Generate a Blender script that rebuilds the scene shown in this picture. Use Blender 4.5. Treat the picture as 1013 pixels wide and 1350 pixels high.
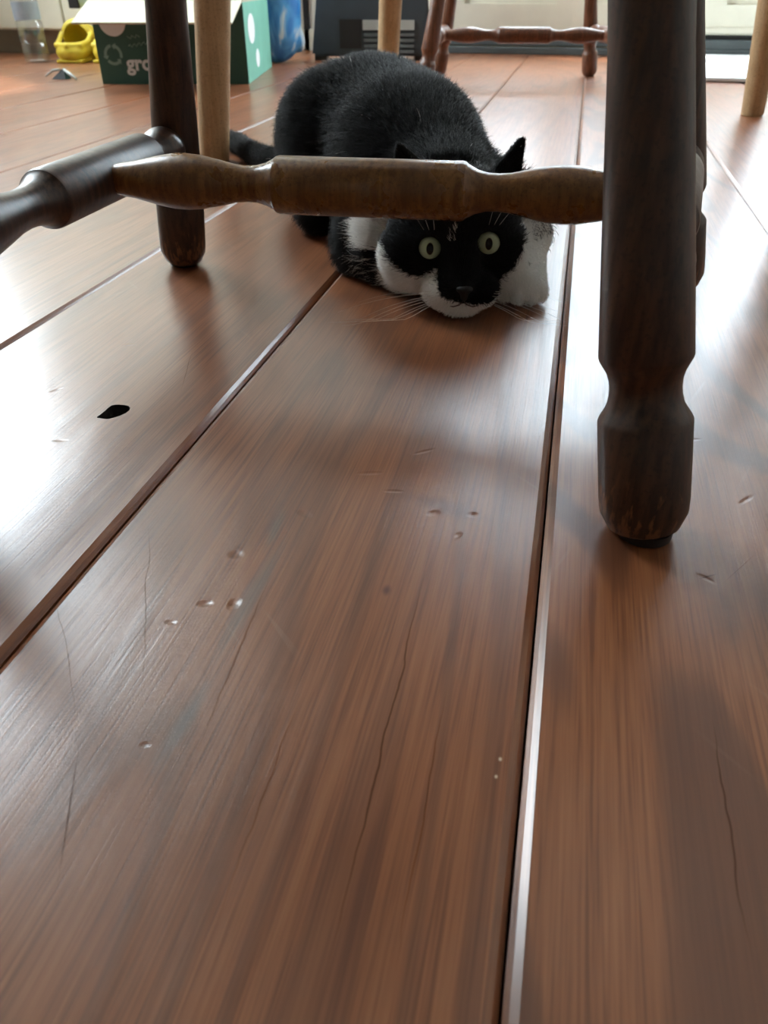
import bpy, bmesh, math, random
import numpy as np
from mathutils import Vector, Matrix

for o in list(bpy.data.objects):
    bpy.data.objects.remove(o)
random.seed(4)
rng = np.random.default_rng(11)
SC = bpy.context.scene
COL = SC.collection

# ------------------------------------------------------------------ camera
CAM_H = 0.22
S = 0.74                               # drawn in units of 0.74 m; everything is brought to metres at the end
PITCH = math.atan(699 / 1010)          # phone held just above the boards, tilted down
YAW = math.radians(12.65)              # planks run along +Y, the phone looks a little to the left
cam = bpy.data.cameras.new('camera')
cam.sensor_fit = 'VERTICAL'
cam.sensor_height = 36.0
cam.lens = 1010 / 1350 * 36
cam.clip_start = 0.01
cam.dof.use_dof = True
cam.dof.focus_distance = 0.45 * S
cam.dof.aperture_fstop = 24
camo = bpy.data.objects.new('camera', cam)
COL.objects.link(camo)
camo.location = (0, 0, CAM_H * S)
camo.rotation_euler = (math.pi / 2 - PITCH, 0, YAW)
SC.camera = camo

# ------------------------------------------------------------------ sky, sun, exposure
world = bpy.data.worlds.new('sky')
SC.world = world
world.use_nodes = True
bg = world.node_tree.nodes['Background']
bg.inputs['Color'].default_value = (0.82, 0.93, 1.0, 1)
bg.inputs['Strength'].default_value = 16.0

sun = bpy.data.lights.new('sun', 'SUN')
sun.energy = 4.5
sun.angle = math.radians(1.5)
sun.color = (1.0, 0.88, 0.72)
suno = bpy.data.objects.new('sun', sun)
COL.objects.link(suno)
suno.rotation_euler = Vector((0.367, -0.303, -1.0)).to_track_quat('-Z', 'Y').to_euler()

SC.view_settings.view_transform = 'Standard'
SC.view_settings.look = 'None'
SC.view_settings.gamma = 1.0
SC.view_settings.use_curve_mapping = False
SC.view_settings.exposure = 0.78
SC.cycles.use_denoising = True
SC.cycles.max_bounces = 8


def portal(loc, rot, sx, sy):
    l = bpy.data.lights.new('window_portal', 'AREA')
    l.shape = 'RECTANGLE'
    l.size, l.size_y = sx, sy
    l.cycles.is_portal = True
    o = bpy.data.objects.new('window_portal', l)
    COL.objects.link(o)
    o.location, o.rotation_euler = loc, rot


WALL_Y = 3.35          # wall with the garden doors
WALL_L = -2.30
WALL_R = 2.60
WALL_N = -4.20
CEIL = 3.30
# openings: (x0, x1, z0, z1) in the back wall, (y0, y1, z0, z1) in the left wall
DOORS = [(-0.512, -0.056, 0.55, 2.72), (-0.056, 0.40, 0.55, 2.72), (0.40, 0.992, 0.55, 2.72)]
LEFT_WIN = (1.62, 2.90, 0.80, 3.00)
portal((0.24, WALL_Y - 0.06, 1.63), (-math.pi / 2, 0, 0), 1.5, 2.2)
portal((WALL_L + 0.1, (LEFT_WIN[0] + LEFT_WIN[1]) / 2, (LEFT_WIN[2] + LEFT_WIN[3]) / 2),
       (0, -math.pi / 2, 0), LEFT_WIN[3] - LEFT_WIN[2], LEFT_WIN[1] - LEFT_WIN[0])


# ------------------------------------------------------------------ helpers
def H(x, y, z=0.0):
    """point given as metres right of / ahead of the phone -> room coordinates"""
    a, b = math.cos(YAW), math.sin(YAW)
    return Vector((x * a - y * b, x * b + y * a, z))


def tag(o, label=None, cat=None, group=None, kind=None):
    if label: o['label'] = label
    if cat: o['category'] = cat
    if group: o['group'] = group
    if kind: o['kind'] = kind
    return o


def empty(name, loc=(0, 0, 0), rz=0):
    o = bpy.data.objects.new(name, None)
    COL.objects.link(o)
    o.location = loc
    o.rotation_euler = (0, 0, rz)
    return o


def link_mesh(name, me, mat, parent=None, smooth=False):
    o = bpy.data.objects.new(name, me)
    COL.objects.link(o)
    if mat: me.materials.append(mat)
    if smooth:
        me.polygons.foreach_set('use_smooth', [True] * len(me.polygons))
    if parent is not None:
        o.parent = parent
    return o


def from_bm(name, bm, mat, parent=None, smooth=False):
    bmesh.ops.recalc_face_normals(bm, faces=bm.faces)
    me = bpy.data.meshes.new(name)
    bm.to_mesh(me)
    bm.free()
    return link_mesh(name, me, mat, parent, smooth)


def sharp(o, deg=35):
    me = o.data
    me.polygons.foreach_set('use_smooth', [True] * len(me.polygons))
    me.set_sharp_from_angle(angle=math.radians(deg))
    return o


def add_box(bm, x0, x1, y0, y1, z0, z1):
    v = [bm.verts.new((x, y, z)) for x in (x0, x1) for y in (y0, y1) for z in (z0, z1)]
    for f in ((0, 1, 3, 2), (4, 6, 7, 5), (0, 4, 5, 1), (2, 3, 7, 6), (0, 2, 6, 4), (1, 5, 7, 3)):
        bm.faces.new([v[i] for i in f])


def box(name, x0, x1, y0, y1, z0, z1, mat, parent=None, bevel=0.0):
    bm = bmesh.new()
    add_box(bm, x0, x1, y0, y1, z0, z1)
    if bevel:
        bmesh.ops.bevel(bm, geom=bm.edges[:], offset=bevel, segments=2, affect='EDGES', profile=0.6)
    return from_bm(name, bm, mat, parent)


def lathe(name, prof, p0, p1, mat, parent=None, seg=40, deg=32):
    """turned piece: prof = [(t along axis in metres, radius)], axis from p0 towards p1"""
    p0, p1 = Vector(p0), Vector(p1)
    q = (p1 - p0).to_track_quat('Z', 'Y')
    bm = bmesh.new()
    rings = []
    for t, r in prof:
        rings.append([bm.verts.new(p0 + q @ Vector((r * math.cos(2 * math.pi * k / seg), r * math.sin(2 * math.pi * k / seg), t))) for k in range(seg)])
    for a, b in zip(rings, rings[1:]):
        for k in range(seg):
            bm.faces.new((a[k], a[(k + 1) % seg], b[(k + 1) % seg], b[k]))
    bm.faces.new(rings[0][::-1])
    bm.faces.new(rings[-1])
    return sharp(from_bm(name, bm, mat, parent), deg)


def tube(name, pts, rad, mat, parent=None, seg=6):
    """tapering tube through points"""
    pts = [Vector(p) for p in pts]
    bm = bmesh.new()
    rings = []
    for i, p in enumerate(pts):
        d = (pts[min(i + 1, len(pts) - 1)] - pts[max(i - 1, 0)]).normalized()
        q = d.to_track_quat('Z', 'Y')
        r = rad[i]
        rings.append([bm.verts.new(p + q @ Vector((r * math.cos(2 * math.pi * k / seg), r * math.sin(2 * math.pi * k / seg), 0))) for k in range(seg)])
    for a, b in zip(rings, rings[1:]):
        for k in range(seg):
            bm.faces.new((a[k], a[(k + 1) % seg], b[(k + 1) % seg], b[k]))
    bm.faces.new(rings[0][::-1])
    bm.faces.new(rings[-1])
    return from_bm(name, bm, mat, parent, True)


def smooth_profile(keys, n=6):
    """cosine-eased profile between key radii"""
    out = []
    for (t0, r0), (t1, r1) in zip(keys, keys[1:]):
        for i in range(n):
            u = i / n
            e = (1 - math.cos(math.pi * u)) / 2
            out.append((t0 + (t1 - t0) * u, r0 + (r1 - r0) * e))
    out.append(keys[-1])
    return out


# ---- implicit surfaces (for the cat, the clogs, the bags)
def surface_nets(F, org, h):
    s = F < 0
    c = [s[i:s.shape[0] - 1 + i, j:s.shape[1] - 1 + j, k:s.shape[2] - 1 + k] for i in (0, 1) for j in (0, 1) for k in (0, 1)]
    n = sum(x.astype(np.int8) for x in c)
    ijk = np.argwhere((n > 0) & (n < 8))
    idx = -np.ones(n.shape, np.int32)
    idx[tuple(ijk.T)] = np.arange(len(ijk))
    acc = np.zeros((len(ijk), 3)); cnt = np.zeros(len(ijk))
    offs = [(0, 0, 0), (0, 0, 1), (0, 1, 0), (0, 1, 1), (1, 0, 0), (1, 0, 1), (1, 1, 0), (1, 1, 1)]
    vals = [F[tuple((ijk + o).T)] for o in offs]
    for a in range(8):
        for b in range(a + 1, 8):
            d = np.subtract(offs[b], offs[a])
            if np.abs(d).sum() != 1: continue
            va, vb = vals[a], vals[b]
            m = (va < 0) != (vb < 0)
            t = np.where(m, va / np.where(m, va - vb, 1), 0)[:, None]
            acc += np.where(m[:, None], np.array(offs[a]) + t * d, 0)
            cnt += m
    V = (ijk + acc / cnt[:, None]) * h + np.array(org)
    Q = []
    for ax in range(3):
        sl0 = [slice(None)] * 3; sl1 = [slice(None)] * 3
        sl0[ax] = slice(0, -1); sl1[ax] = slice(1, None)
        e = np.argwhere(s[tuple(sl0)] != s[tuple(sl1)])
        b, c2 = (ax + 1) % 3, (ax + 2) % 3
        ok = (e[:, b] > 0) & (e[:, c2] > 0) & (e[:, b] < s.shape[b] - 1) & (e[:, c2] < s.shape[c2] - 1)
        e = e[ok]
        db = np.zeros(3, int); db[b] = 1
        dc = np.zeros(3, int); dc[c2] = 1
        q = np.stack([idx[tuple((e - db - dc).T)], idx[tuple((e - dc).T)], idx[tuple(e.T)], idx[tuple((e - db).T)]], 1)
        flip = ~s[tuple(e.T)]
        q[flip] = q[flip][:, ::-1]
        Q.append(q)
    return V, np.concatenate(Q)


class Field:
    """smooth union of soft shapes, evaluated only near each shape"""
    def __init__(self, lo, hi, h):
        self.h, self.org = h, np.array(lo, float)
        self.n = np.ceil((np.array(hi) - lo) / h).astype(int) + 1
        self.F = np.full(self.n, 0.05, np.float32)

    def _win(self, lo, hi, pad):
        a = np.clip(np.floor((np.array(lo) - pad - self.org) / self.h).astype(int), 0, self.n)
        b = np.clip(np.ceil((np.array(hi) + pad - self.org) / self.h).astype(int) + 1, 0, self.n)
        ax = [self.org[i] + self.h * np.arange(a[i], b[i]) for i in range(3)]
        return tuple(slice(a[i], b[i]) for i in range(3)), np.meshgrid(*ax, indexing='ij')

    def _merge(self, sl, d, k, sub=False):
        f = self.F[sl]
        d = d.astype(np.float32)
        if sub:
            d = -d
            hh = np.clip(0.5 - 0.5 * (d - f) / k * -1, 0, 1)
            hh = np.clip(0.5 + 0.5 * (d - f) / k, 0, 1)
            self.F[sl] = f * (1 - hh) + d * hh + k * hh * (1 - hh)
        else:
            hh = np.clip(0.5 + 0.5 * (f - d) / k, 0, 1)
            self.F[sl] = f * (1 - hh) + d * hh - k * hh * (1 - hh)

    def ell(self, c, r, k=0.015, rot=None, sub=False):
        R = max(r)
        c = np.array(c)
        sl, (X, Y, Z) = self._win(c - R, c + R, 0.05)
        P = np.stack([X - c[0], Y - c[1], Z - c[2]], -1)
        if rot is not None:
            P = P @ np.array(rot.to_3x3())
        r = np.array(r)
        k0 = np.sqrt(((P / r) ** 2).sum(-1)); k1 = np.sqrt(((P / r ** 2) ** 2).sum(-1)) + 1e-9
        self._merge(sl, k0 * (k0 - 1) / k1, k, sub)

    def cap(self, a, b, ra, rb, k=0.012):
        a, b = np.array(a, float), np.array(b, float)
        R = max(ra, rb)
        sl, (X, Y, Z) = self._win(np.minimum(a, b) - R, np.maximum(a, b) + R, 0.05)
        P = np.stack([X, Y, Z], -1) - a
        ab = b - a
        t = np.clip((P @ ab) / (ab @ ab), 0, 1)
        d = np.sqrt(((P - t[..., None] * ab) ** 2).sum(-1)) - (ra + (rb - ra) * t)
        self._merge(sl, d, k)

    def tri(self, a, b, c, th, k=0.006):
        a, b, c = (np.array(v, float) for v in (a, b, c))
        sl, (X, Y, Z) = self._win(np.minimum(np.minimum(a, b), c) - th, np.maximum(np.maximum(a, b), c) + th, 0.03)
        P = np.stack([X, Y, Z], -1)
        ba, cb, ac = b - a, c - b, a - c
        pa, pb, pc = P - a, P - b, P - c
        nr = np.cross(ba, ac)
        sg = np.sign(pa @ np.cross(ba, nr)) + np.sign(pb @ np.cross(cb, nr)) + np.sign(pc @ np.cross(ac, nr))
        def seg(p, e):
            t = np.clip((p @ e) / (e @ e), 0, 1)
            return ((p - t[..., None] * e) ** 2).sum(-1)
        de = np.minimum(np.minimum(seg(pa, ba), seg(pb, cb)), seg(pc, ac))
        dp = (pa @ nr) ** 2 / (nr @ nr)
        self._merge(sl, np.sqrt(np.where(np.abs(sg) < 2, de, dp)) - th, k)

    def floor_cut(self, z):
        zz = self.org[2] + self.h * np.arange(self.n[2])
        self.F = np.maximum(self.F, (z - zz)[None, None, :].astype(np.float32))

    def mesh(self, name):
        V, Q = surface_nets(self.F, self.org, self.h)
        me = bpy.data.meshes.new(name)
        me.from_pydata(V.tolist(), [], Q.tolist())
        me.validate()
        return me


# ------------------------------------------------------------------ materials
class N:
    """tiny node-graph writer"""
    def __init__(self, name):
        self.m = bpy.data.materials.new(name)
        self.m.use_nodes = True
        self.t = self.m.node_tree
        self.b = self.t.nodes['Principled BSDF']
        self.out = self.t.nodes['Material Output']

    def node(self, typ, **kw):
        n = self.t.nodes.new(typ)
        for k, v in kw.items(): setattr(n, k, v)
        return n

    def put(self, sock, v):
        if isinstance(v, bpy.types.NodeSocket): self.t.links.new(v, sock)
        else: sock.default_value = v

    def set(self, **kw):
        for k, v in kw.items(): self.put(self.b.inputs[k.replace('_', ' ')], v)
        return self

    def math(self, op, a, b=0.0, c=0.0, clamp=False):
        n = self.node('ShaderNodeMath', operation=op, use_clamp=clamp)
        for i, v in enumerate((a, b, c)): self.put(n.inputs[i], v)
        return n.outputs[0]

    def coord(self, which='Object'):
        return self.node('ShaderNodeTexCoord').outputs[which]

    def mapping(self, vec, loc=(0, 0, 0), rot=(0, 0, 0), scale=(1, 1, 1), typ='POINT'):
        n = self.node('ShaderNodeMapping', vector_type=typ)
        self.put(n.inputs['Vector'], vec)
        self.put(n.inputs['Location'], loc); self.put(n.inputs['Rotation'], rot); self.put(n.inputs['Scale'], scale)
        return n.outputs[0]

    def noise(self, vec, scale, detail=3, rough=0.55, dist=0.0):
        n = self.node('ShaderNodeTexNoise')
        self.put(n.inputs['Vector'], vec)
        n.inputs['Scale'].default_value = scale; n.inputs['Detail'].default_value = detail
        n.inputs['Roughness'].default_value = rough; n.inputs['Distortion'].default_value = dist
        return n.outputs['Fac']

    def remap(self, v, a, b, c=0.0, d=1.0, smooth=False):
        n = self.node('ShaderNodeMapRange')
        if smooth: n.interpolation_type = 'SMOOTHSTEP'
        self.put(n.inputs[0], v)
        for i, x in enumerate((a, b, c, d)): self.put(n.inputs[i + 1], x)
        return n.outputs[0]

    def ramp(self, v, stops):
        n = self.node('ShaderNodeValToRGB')
        self.put(n.inputs[0], v)
        e = n.color_ramp.elements
        while len(e) < len(stops): e.new(0.5)
        for q, (p, c) in zip(e, stops):
            q.position = p; q.color = (*c, 1)
        return n.outputs[0]

    def mix(self, f, a, b, typ='MIX'):
        n = self.node('ShaderNodeMix', data_type='RGBA', blend_type=typ)
        self.put(n.inputs[0], f)
        self.put(n.inputs[6], a if not isinstance(a, tuple) else (*a, 1))
        self.put(n.inputs[7], b if not isinstance(b, tuple) else (*b, 1))
        return n.outputs[2]

    def bump(self, height, strength=0.3, dist=0.001, prev=None):
        n = self.node('ShaderNodeBump')
        n.inputs['Strength'].default_value = strength; n.inputs['Distance'].default_value = dist
        self.put(n.inputs['Height'], height)
        if prev is not None: self.put(n.inputs['Normal'], prev)
        return n.outputs[0]


def simple(name, col, rough=0.6, vary=0.12, scale=12, **kw):
    g = N(name)
    f = g.noise(g.coord(), scale, 4)
    dark = tuple(c * (1 - vary) for c in col)
    lite = tuple(min(1, c * (1 + vary)) for c in col)
    g.set(Base_Color=g.ramp(f, [(0.3, dark), (0.7, lite)]), Roughness=rough)
    for k, v in kw.items(): g.put(g.b.inputs[k.replace('_', ' ')], v)
    return g.m


# planks: worn varnished softwood.  Object coordinates = room coordinates (plank origins at 0)
def plank_material(name, seed, ringy, stains=(), dents=(), cracks=(), ring_amt=0.4, ystretch=0.085):
    g = N(name)
    co = g.coord()
    st = g.mapping(co, loc=(seed * 1.37, seed * 0.71, 0), scale=(1, ystretch, 1))
    st2 = g.mapping(co, loc=(seed * 2.1, seed * 1.9, 0), scale=(1, 0.02, 1))
    base = g.noise(st, 7.0, 1.5, 0.45, 0.25)
    rings = g.math('SINE', g.math('MULTIPLY', base, ringy))
    rings = g.remap(rings, 0.25, 1.0, 0, 1, True)
    fine = g.noise(st2, 900.0, 2, 0.6)
    streak = g.noise(st2, 260.0, 2, 0.55)
    blot = g.noise(g.mapping(co, scale=(1, 0.5, 1)), 7.0, 3)
    col = g.ramp(g.math('ADD', g.math('MULTIPLY', streak, 0.42), g.math('MULTIPLY', fine, 0.58)),
                 [(0.36, (0.125, 0.036, 0.012)), (0.50, (0.215, 0.072, 0.026)), (0.64, (0.275, 0.102, 0.040))])
    col = g.mix(g.math('MULTIPLY', rings, ring_amt), col, (0.075, 0.024, 0.012))
    col = g.mix(g.math('MULTIPLY', blot, 0.22), col, (0.25, 0.115, 0.062))
    wob = g.math('MULTIPLY', g.math('SUBTRACT', g.noise(co, 22, 3), 0.5), 0.006)

    def spot(cx, cy, ang, hx, hy, soft=0.4):
        p = g.mapping(co, loc=(cx, cy, 0), rot=(0, 0, ang), typ='TEXTURE')
        s = g.node('ShaderNodeSeparateXYZ'); g.put(s.inputs[0], p)
        u = g.math('DIVIDE', g.math('ADD', s.outputs[0], wob if hx > 0.002 or hy > 0.03 else 0.0), hx)
        v = g.math('DIVIDE', s.outputs[1], hy)
        d = g.math('SQRT', g.math('ADD', g.math('MULTIPLY', u, u), g.math('MULTIPLY', v, v)))
        return g.remap(d, 1.0 - soft, 1.0, 1, 0, True)
    h = dull = None
    for (cx, cy, ang, hx, hy, c, a) in stains:
        col = g.mix(g.math('MULTIPLY', spot(cx, cy, ang, hx, hy, 0.9), a), col, c)
    for (cx, cy, ang, hx, hy, depth) in dents:
        m = g.math('MULTIPLY', spot(cx, cy, ang, hx, hy, 0.95), -depth)
        h = m if h is None else g.math('ADD', h, m)
    for (cx, cy, ang, hx, hy, a) in cracks:
        m = spot(cx, cy, ang, hx, hy, 0.7)
        col = g.mix(g.math('MULTIPLY', m, a * 0.7), col, (0.035, 0.014, 0.008))
        dull = m if dull is None else g.math('MAXIMUM', dull, m)
    # fine hairline scratches along and across the board
    for rot, sc, amt in ((0.35, 170.0, 0.16), (-0.8, 140.0, 0.10)):
        ln = g.noise(g.mapping(g.mapping(co, rot=(0, 0, rot)), scale=(1, 0.05, 1)), sc, 1, 0.5)
        thin = g.math('MULTIPLY', g.remap(ln, 0.715, 0.75), g.remap(g.noise(co, 11, 2), 0.45, 0.65, 0, 1, True))
        col = g.mix(g.math('MULTIPLY', thin, amt), col, (0.42, 0.30, 0.22))
    rough = g.math('MULTIPLY_ADD', g.noise(g.mapping(co, scale=(1, 0.3, 1)), 30, 2, 0.5), 0.06, 0.262)
    g.set(Base_Color=col, Roughness=rough)
    if dull is None: g.b.inputs['Specular IOR Level'].default_value = 0.75
    else: g.put(g.b.inputs['Specular IOR Level'], g.math('MULTIPLY', g.math('SUBTRACT', 1.0, g.math('MULTIPLY', dull, 0.7)), 0.75))
    n1 = g.bump(g.math('ADD', g.math('MULTIPLY', fine, 0.6), g.math('MULTIPLY', rings, 0.3)), 0.09, 0.0010)
    und = g.noise(g.mapping(co, scale=(1, 0.35, 1)), 24, 2)
    n1 = g.bump(und, 0.10, 0.004, n1)
    n2 = n1
    if h is not None:
        n2 = g.bump(h, 0.32, 1.0, n2)
    g.put(g.b.inputs['Normal'], n2)
    return g.m


def chair_wood(name, dark, lite, worn, amount, rough=0.32, scuffed=False):
    g = N(name)
    co = g.coord()
    f = g.noise(g.mapping(co, scale=(1, 1, 0.06)), 230, 3, 0.6)
    patch = g.noise(co, 28, 4, 0.6)
    col = g.ramp(f, [(0.36, dark), (0.64, lite)])
    col = g.mix(g.math('MULTIPLY', g.remap(patch, 0.45, 0.68), amount), col, worn)
    pores = g.noise(co, 420, 2, 0.6)
    col = g.mix(g.math('MULTIPLY', g.remap(pores, 0.56, 0.66), 0.45), col, tuple(c * 0.35 for c in dark))
    if scuffed:                       # finish knocked off the feet by brooms and shoes
        sp = g.node('ShaderNodeSeparateXYZ'); g.put(sp.inputs[0], co)
        low = g.remap(sp.outputs[2], 0.006, 0.042, 1, 0)
        sc = g.remap(g.math('ADD', g.noise(g.mapping(co, scale=(1, 1, 0.25)), 260, 3), g.math('MULTIPLY', low, 0.16)), 0.62, 0.72)
        col = g.mix(g.math('MULTIPLY', sc, g.remap(low, 0.0, 0.5, 0, 0.8)), col, (0.20, 0.085, 0.035))
    g.set(Base_Color=col, Roughness=g.remap(patch, 0.3, 0.7, rough, rough + 0.14))
    g.put(g.b.inputs['Normal'], g.bump(f, 0.12, 0.0006))
    return g.m


M = {}
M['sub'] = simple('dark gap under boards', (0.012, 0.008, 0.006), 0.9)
M['chair_dark'] = chair_wood('dark stained turned wood', (0.014, 0.006, 0.004), (0.062, 0.026, 0.013), (0.050, 0.020, 0.010), 0.5, 0.30, True)
M['chair_worn'] = chair_wood('worn brown turned wood', (0.120, 0.048, 0.012), (0.235, 0.110, 0.030), (0.070, 0.026, 0.009), 0.55, 0.22)
M['chair_red'] = chair_wood('reddish brown turned wood', (0.085, 0.030, 0.014), (0.17, 0.066, 0.032), (0.06, 0.025, 0.015), 0.5, 0.30)
M['light_wood'] = chair_wood('pale beech wood', (0.38, 0.245, 0.115), (0.47, 0.315, 0.165), (0.50, 0.345, 0.19), 0.5, 0.42)
M['rubber'] = simple('black glide', (0.012, 0.012, 0.013), 0.35)
M['cream'] = simple('cream painted wood', (0.78, 0.75, 0.63), 0.45, 0.04)
M['wall'] = simple('off white plaster', (0.74, 0.72, 0.64), 0.85, 0.05)
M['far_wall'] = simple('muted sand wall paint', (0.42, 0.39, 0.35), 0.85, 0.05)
M['ceil'] = simple('ceiling paint', (0.58, 0.56, 0.52), 0.9, 0.03)
M['slate'] = simple('slate grey plastic', (0.028, 0.040, 0.050), 0.5, 0.12)
M['black'] = simple('black plastic', (0.006, 0.006, 0.007), 0.5, 0.1)
M['sill'] = simple('grey threshold strip', (0.10, 0.12, 0.125), 0.5, 0.12)
M['palebar'] = simple('pale grey plastic', (0.36, 0.38, 0.36), 0.5, 0.06)


# ------------------------------------------------------------------ floor of boards
seams = [-0.985, -0.78, -0.585, -0.391, -0.195, 0.010, 0.217]
while seams[0] > WALL_L - 0.1: seams.insert(0, seams[0] - random.uniform(0.195, 0.205))
while seams[-1] < WALL_R + 0.1: seams.append(seams[-1] + random.uniform(0.195, 0.207))
floor = box('floor', seams[0], seams[-1], WALL_N, WALL_Y + 0.1, -0.06, -0.022, M['sub'])
tag(floor, 'wide reddish brown varnished floorboards', kind='structure')
GREYBLUE = (0.085, 0.085, 0.085)
mid_mat = plank_material('floorboard wood of the scratched board', 3.0, 130.0,
    stains=[(-0.112, 0.235, -0.02, 0.006, 0.055, GREYBLUE, 0.55), (-0.111, 0.165, -0.05, 0.005, 0.03, GREYBLUE, 0.5), (-0.118, 0.285, 0.05, 0.004, 0.025, GREYBLUE, 0.5),
            (-0.0546, 0.2517, 0, 0.0028, 0.005, (0.07, 0.014, 0.010), 0.9),
            (-0.040, 0.322, 1.35, 0.010, 0.032, (0.085, 0.026, 0.015), 0.6),
            (0.0022, 0.1734, 0, 0.0009, 0.0012, (0.62, 0.52, 0.40), 1.0), (0.0015, 0.166, 0, 0.0008, 0.0011, (0.62, 0.52, 0.40), 1.0)],
    dents=[(-0.1299, 0.226, 0.3, 0.0042, 0.0028, 0.0011), (-0.117, 0.2285, -0.2, 0.0034, 0.0048, 0.0011), (-0.1301, 0.2614, 0.4, 0.005, 0.004, 0.0009),
           (-0.139, 0.212, 0.1, 0.003, 0.002, 0.0007), (-0.108, 0.300, -0.4, 0.006, 0.003, 0.0007), (-0.085, 0.345, 0.3, 0.009, 0.0025, 0.0006), (-0.06, 0.375, 0.7, 0.008, 0.002, 0.0006),
           (-0.07, 0.33, 0.2, 0.006, 0.002, 0.0006), (-0.12, 0.152, 0.2, 0.0026, 0.0018, 0.0005), (-0.03, 0.30, 1.2, 0.004, 0.002, 0.0006), (-0.045, 0.315, 0.6, 0.005, 0.003, 0.0006), (-0.025, 0.318, 0.2, 0.004, 0.003, 0.0006)],
    cracks=[(-0.039, 0.185, 0.025, 0.0006, 0.105, 0.85), (-0.157, 0.225, 0.45, 0.0004, 0.07, 0.6), (-0.132, 0.123, 0.42, 0.00045, 0.03, 0.8),
            (-0.105, 0.20, 0.08, 0.0007, 0.06, 0.5), (-0.175, 0.19, 0.65, 0.0003, 0.05, 0.5), (-0.02, 0.15, 0.01, 0.0004, 0.06, 0.5), (-0.072, 0.14, 0.02, 0.0005, 0.05, 0.4)])
right_mat = plank_material('floorboard wood with arched grain', 7.3, 70.0, ring_amt=0.8, ystretch=0.26,
    stains=[(0.088, 0.262, 0.1, 0.013, 0.03, (0.06, 0.022, 0.012), 0.5), (0.13, 0.30, 0.1, 0.006, 0.02, GREYBLUE, 0.4), (0.066, 0.09, 0.0, 0.010, 0.016, (0.055, 0.020, 0.011), 0.6)],
    dents=[(0.0823, 0.2893, 0.9, 0.002, 0.006, 0.0006), (0.09, 0.42, 0.4, 0.006, 0.002, 0.0006), (0.11, 0.36, 0.9, 0.008, 0.002, 0.0006), (0.12, 0.33, -0.7, 0.007, 0.0015, 0.0006)],
    cracks=[(0.0755, 0.165, 0.0, 0.0005, 0.05, 0.9), (0.0835, 0.291, -1.0, 0.0006, 0.006, 0.9), (0.048, 0.328, 0.9, 0.0004, 0.010, 0.8), (0.098, 0.30, -0.6, 0.0003, 0.018, 0.5)])
left_mat = plank_material('floorboard wood with a knot hole', 11.7, 100.0,
    dents=[(-0.30, 0.48, 0.3, 0.006, 0.003, 0.0006), (-0.27, 0.34, 0.3, 0.005, 0.002, 0.0006), (-0.31, 0.40, 1.0, 0.006, 0.002, 0.0006)],
    cracks=[(-0.24, 0.45, 0.3, 0.0004, 0.04, 0.5)])
others = [plank_material('floorboard wood %d' % i, 20.0 + 5 * i, 90.0 + 16 * i) for i in range(3)]
Y0, Y1 = WALL_N, WALL_Y + 0.04
for i, (a, b) in enumerate(zip(seams, seams[1:])):
    g, ch, dz = 0.0005, 0.0042, random.uniform(-0.0006, 0.0)
    if abs(a - 0.010) < 1e-6: dz = 0.0009
    if abs(b - 0.010) < 1e-6: dz = -0.0004
    x0, x1 = a + g, b - g
    cd = 0.0028
    prof = [(x0, -0.022), (x0, -cd), (x0 + ch * 0.4, -cd * 0.5), (x0 + ch, 0), ((x0 + x1) / 2, 0.0003), (x1 - ch, 0), (x1 - ch * 0.4, -cd * 0.5), (x1, -cd), (x1, -0.022)]
    bm = bmesh.new()
    A = [bm.verts.new((x, Y0, z + dz)) for x, z in prof]
    B = [bm.verts.new((x, Y1, z + dz)) for x, z in prof]
    for k in range(len(prof)):
        k2 = (k + 1) % len(prof)
        bm.faces.new((A[k], A[k2], B[k2], B[k]))
    bm.faces.new(A[::-1]); bm.faces.new(B)
    m = mid_mat if abs(a + 0.195) < 1e-6 else right_mat if abs(a - 0.010) < 1e-6 else left_mat if abs(a + 0.391) < 1e-6 else others[i % 3]
    p = from_bm('plank', bm, m, floor)
    if m is left_mat:                       # real knot hole cut into this board
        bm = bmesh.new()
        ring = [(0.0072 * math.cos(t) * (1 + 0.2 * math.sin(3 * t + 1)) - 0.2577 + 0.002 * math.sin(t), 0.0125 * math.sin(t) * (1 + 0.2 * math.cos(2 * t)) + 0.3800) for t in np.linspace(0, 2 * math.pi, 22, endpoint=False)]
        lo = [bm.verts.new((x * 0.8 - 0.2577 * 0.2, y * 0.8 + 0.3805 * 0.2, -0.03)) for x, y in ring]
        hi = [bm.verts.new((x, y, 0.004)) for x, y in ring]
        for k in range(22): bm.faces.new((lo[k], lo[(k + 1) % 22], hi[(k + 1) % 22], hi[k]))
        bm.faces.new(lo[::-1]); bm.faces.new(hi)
        cut = from_bm('cut', bm, M['sub'])  # near-black walls: the shade down the hole is put into the colour
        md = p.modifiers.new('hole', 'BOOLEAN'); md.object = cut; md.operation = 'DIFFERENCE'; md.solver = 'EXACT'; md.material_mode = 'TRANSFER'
        ev = p.evaluated_get(bpy.context.evaluated_depsgraph_get())
        me = bpy.data.meshes.new_from_object(ev)
        p.modifiers.clear(); p.data = me
        bpy.data.objects.remove(cut)

# ------------------------------------------------------------------ room shell
T = 0.12


def wall_with_holes(name, axis, pos, thick, a0, a1, z1, holes, mat='wall'):
    """wall along 'x' or 'y' with rectangular openings"""
    bm = bmesh.new()
    def put(u0, u1, w0, w1):
        if u1 - u0 < 1e-4 or w1 - w0 < 1e-4: return
        if axis == 'x': add_box(bm, u0, u1, pos, pos + thick, w0, w1)
        else: add_box(bm, pos, pos + thick, u0, u1, w0, w1)
    cur = a0
    for (u0, u1, w0, w1) in sorted(holes):
        put(cur, u0, 0, z1); put(u0, u1, 0, w0); put(u0, u1, w1, z1)
        cur = u1
    put(cur, a1, 0, z1)
    return tag(from_bm(name, bm, M[mat]), kind='structure')


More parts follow.
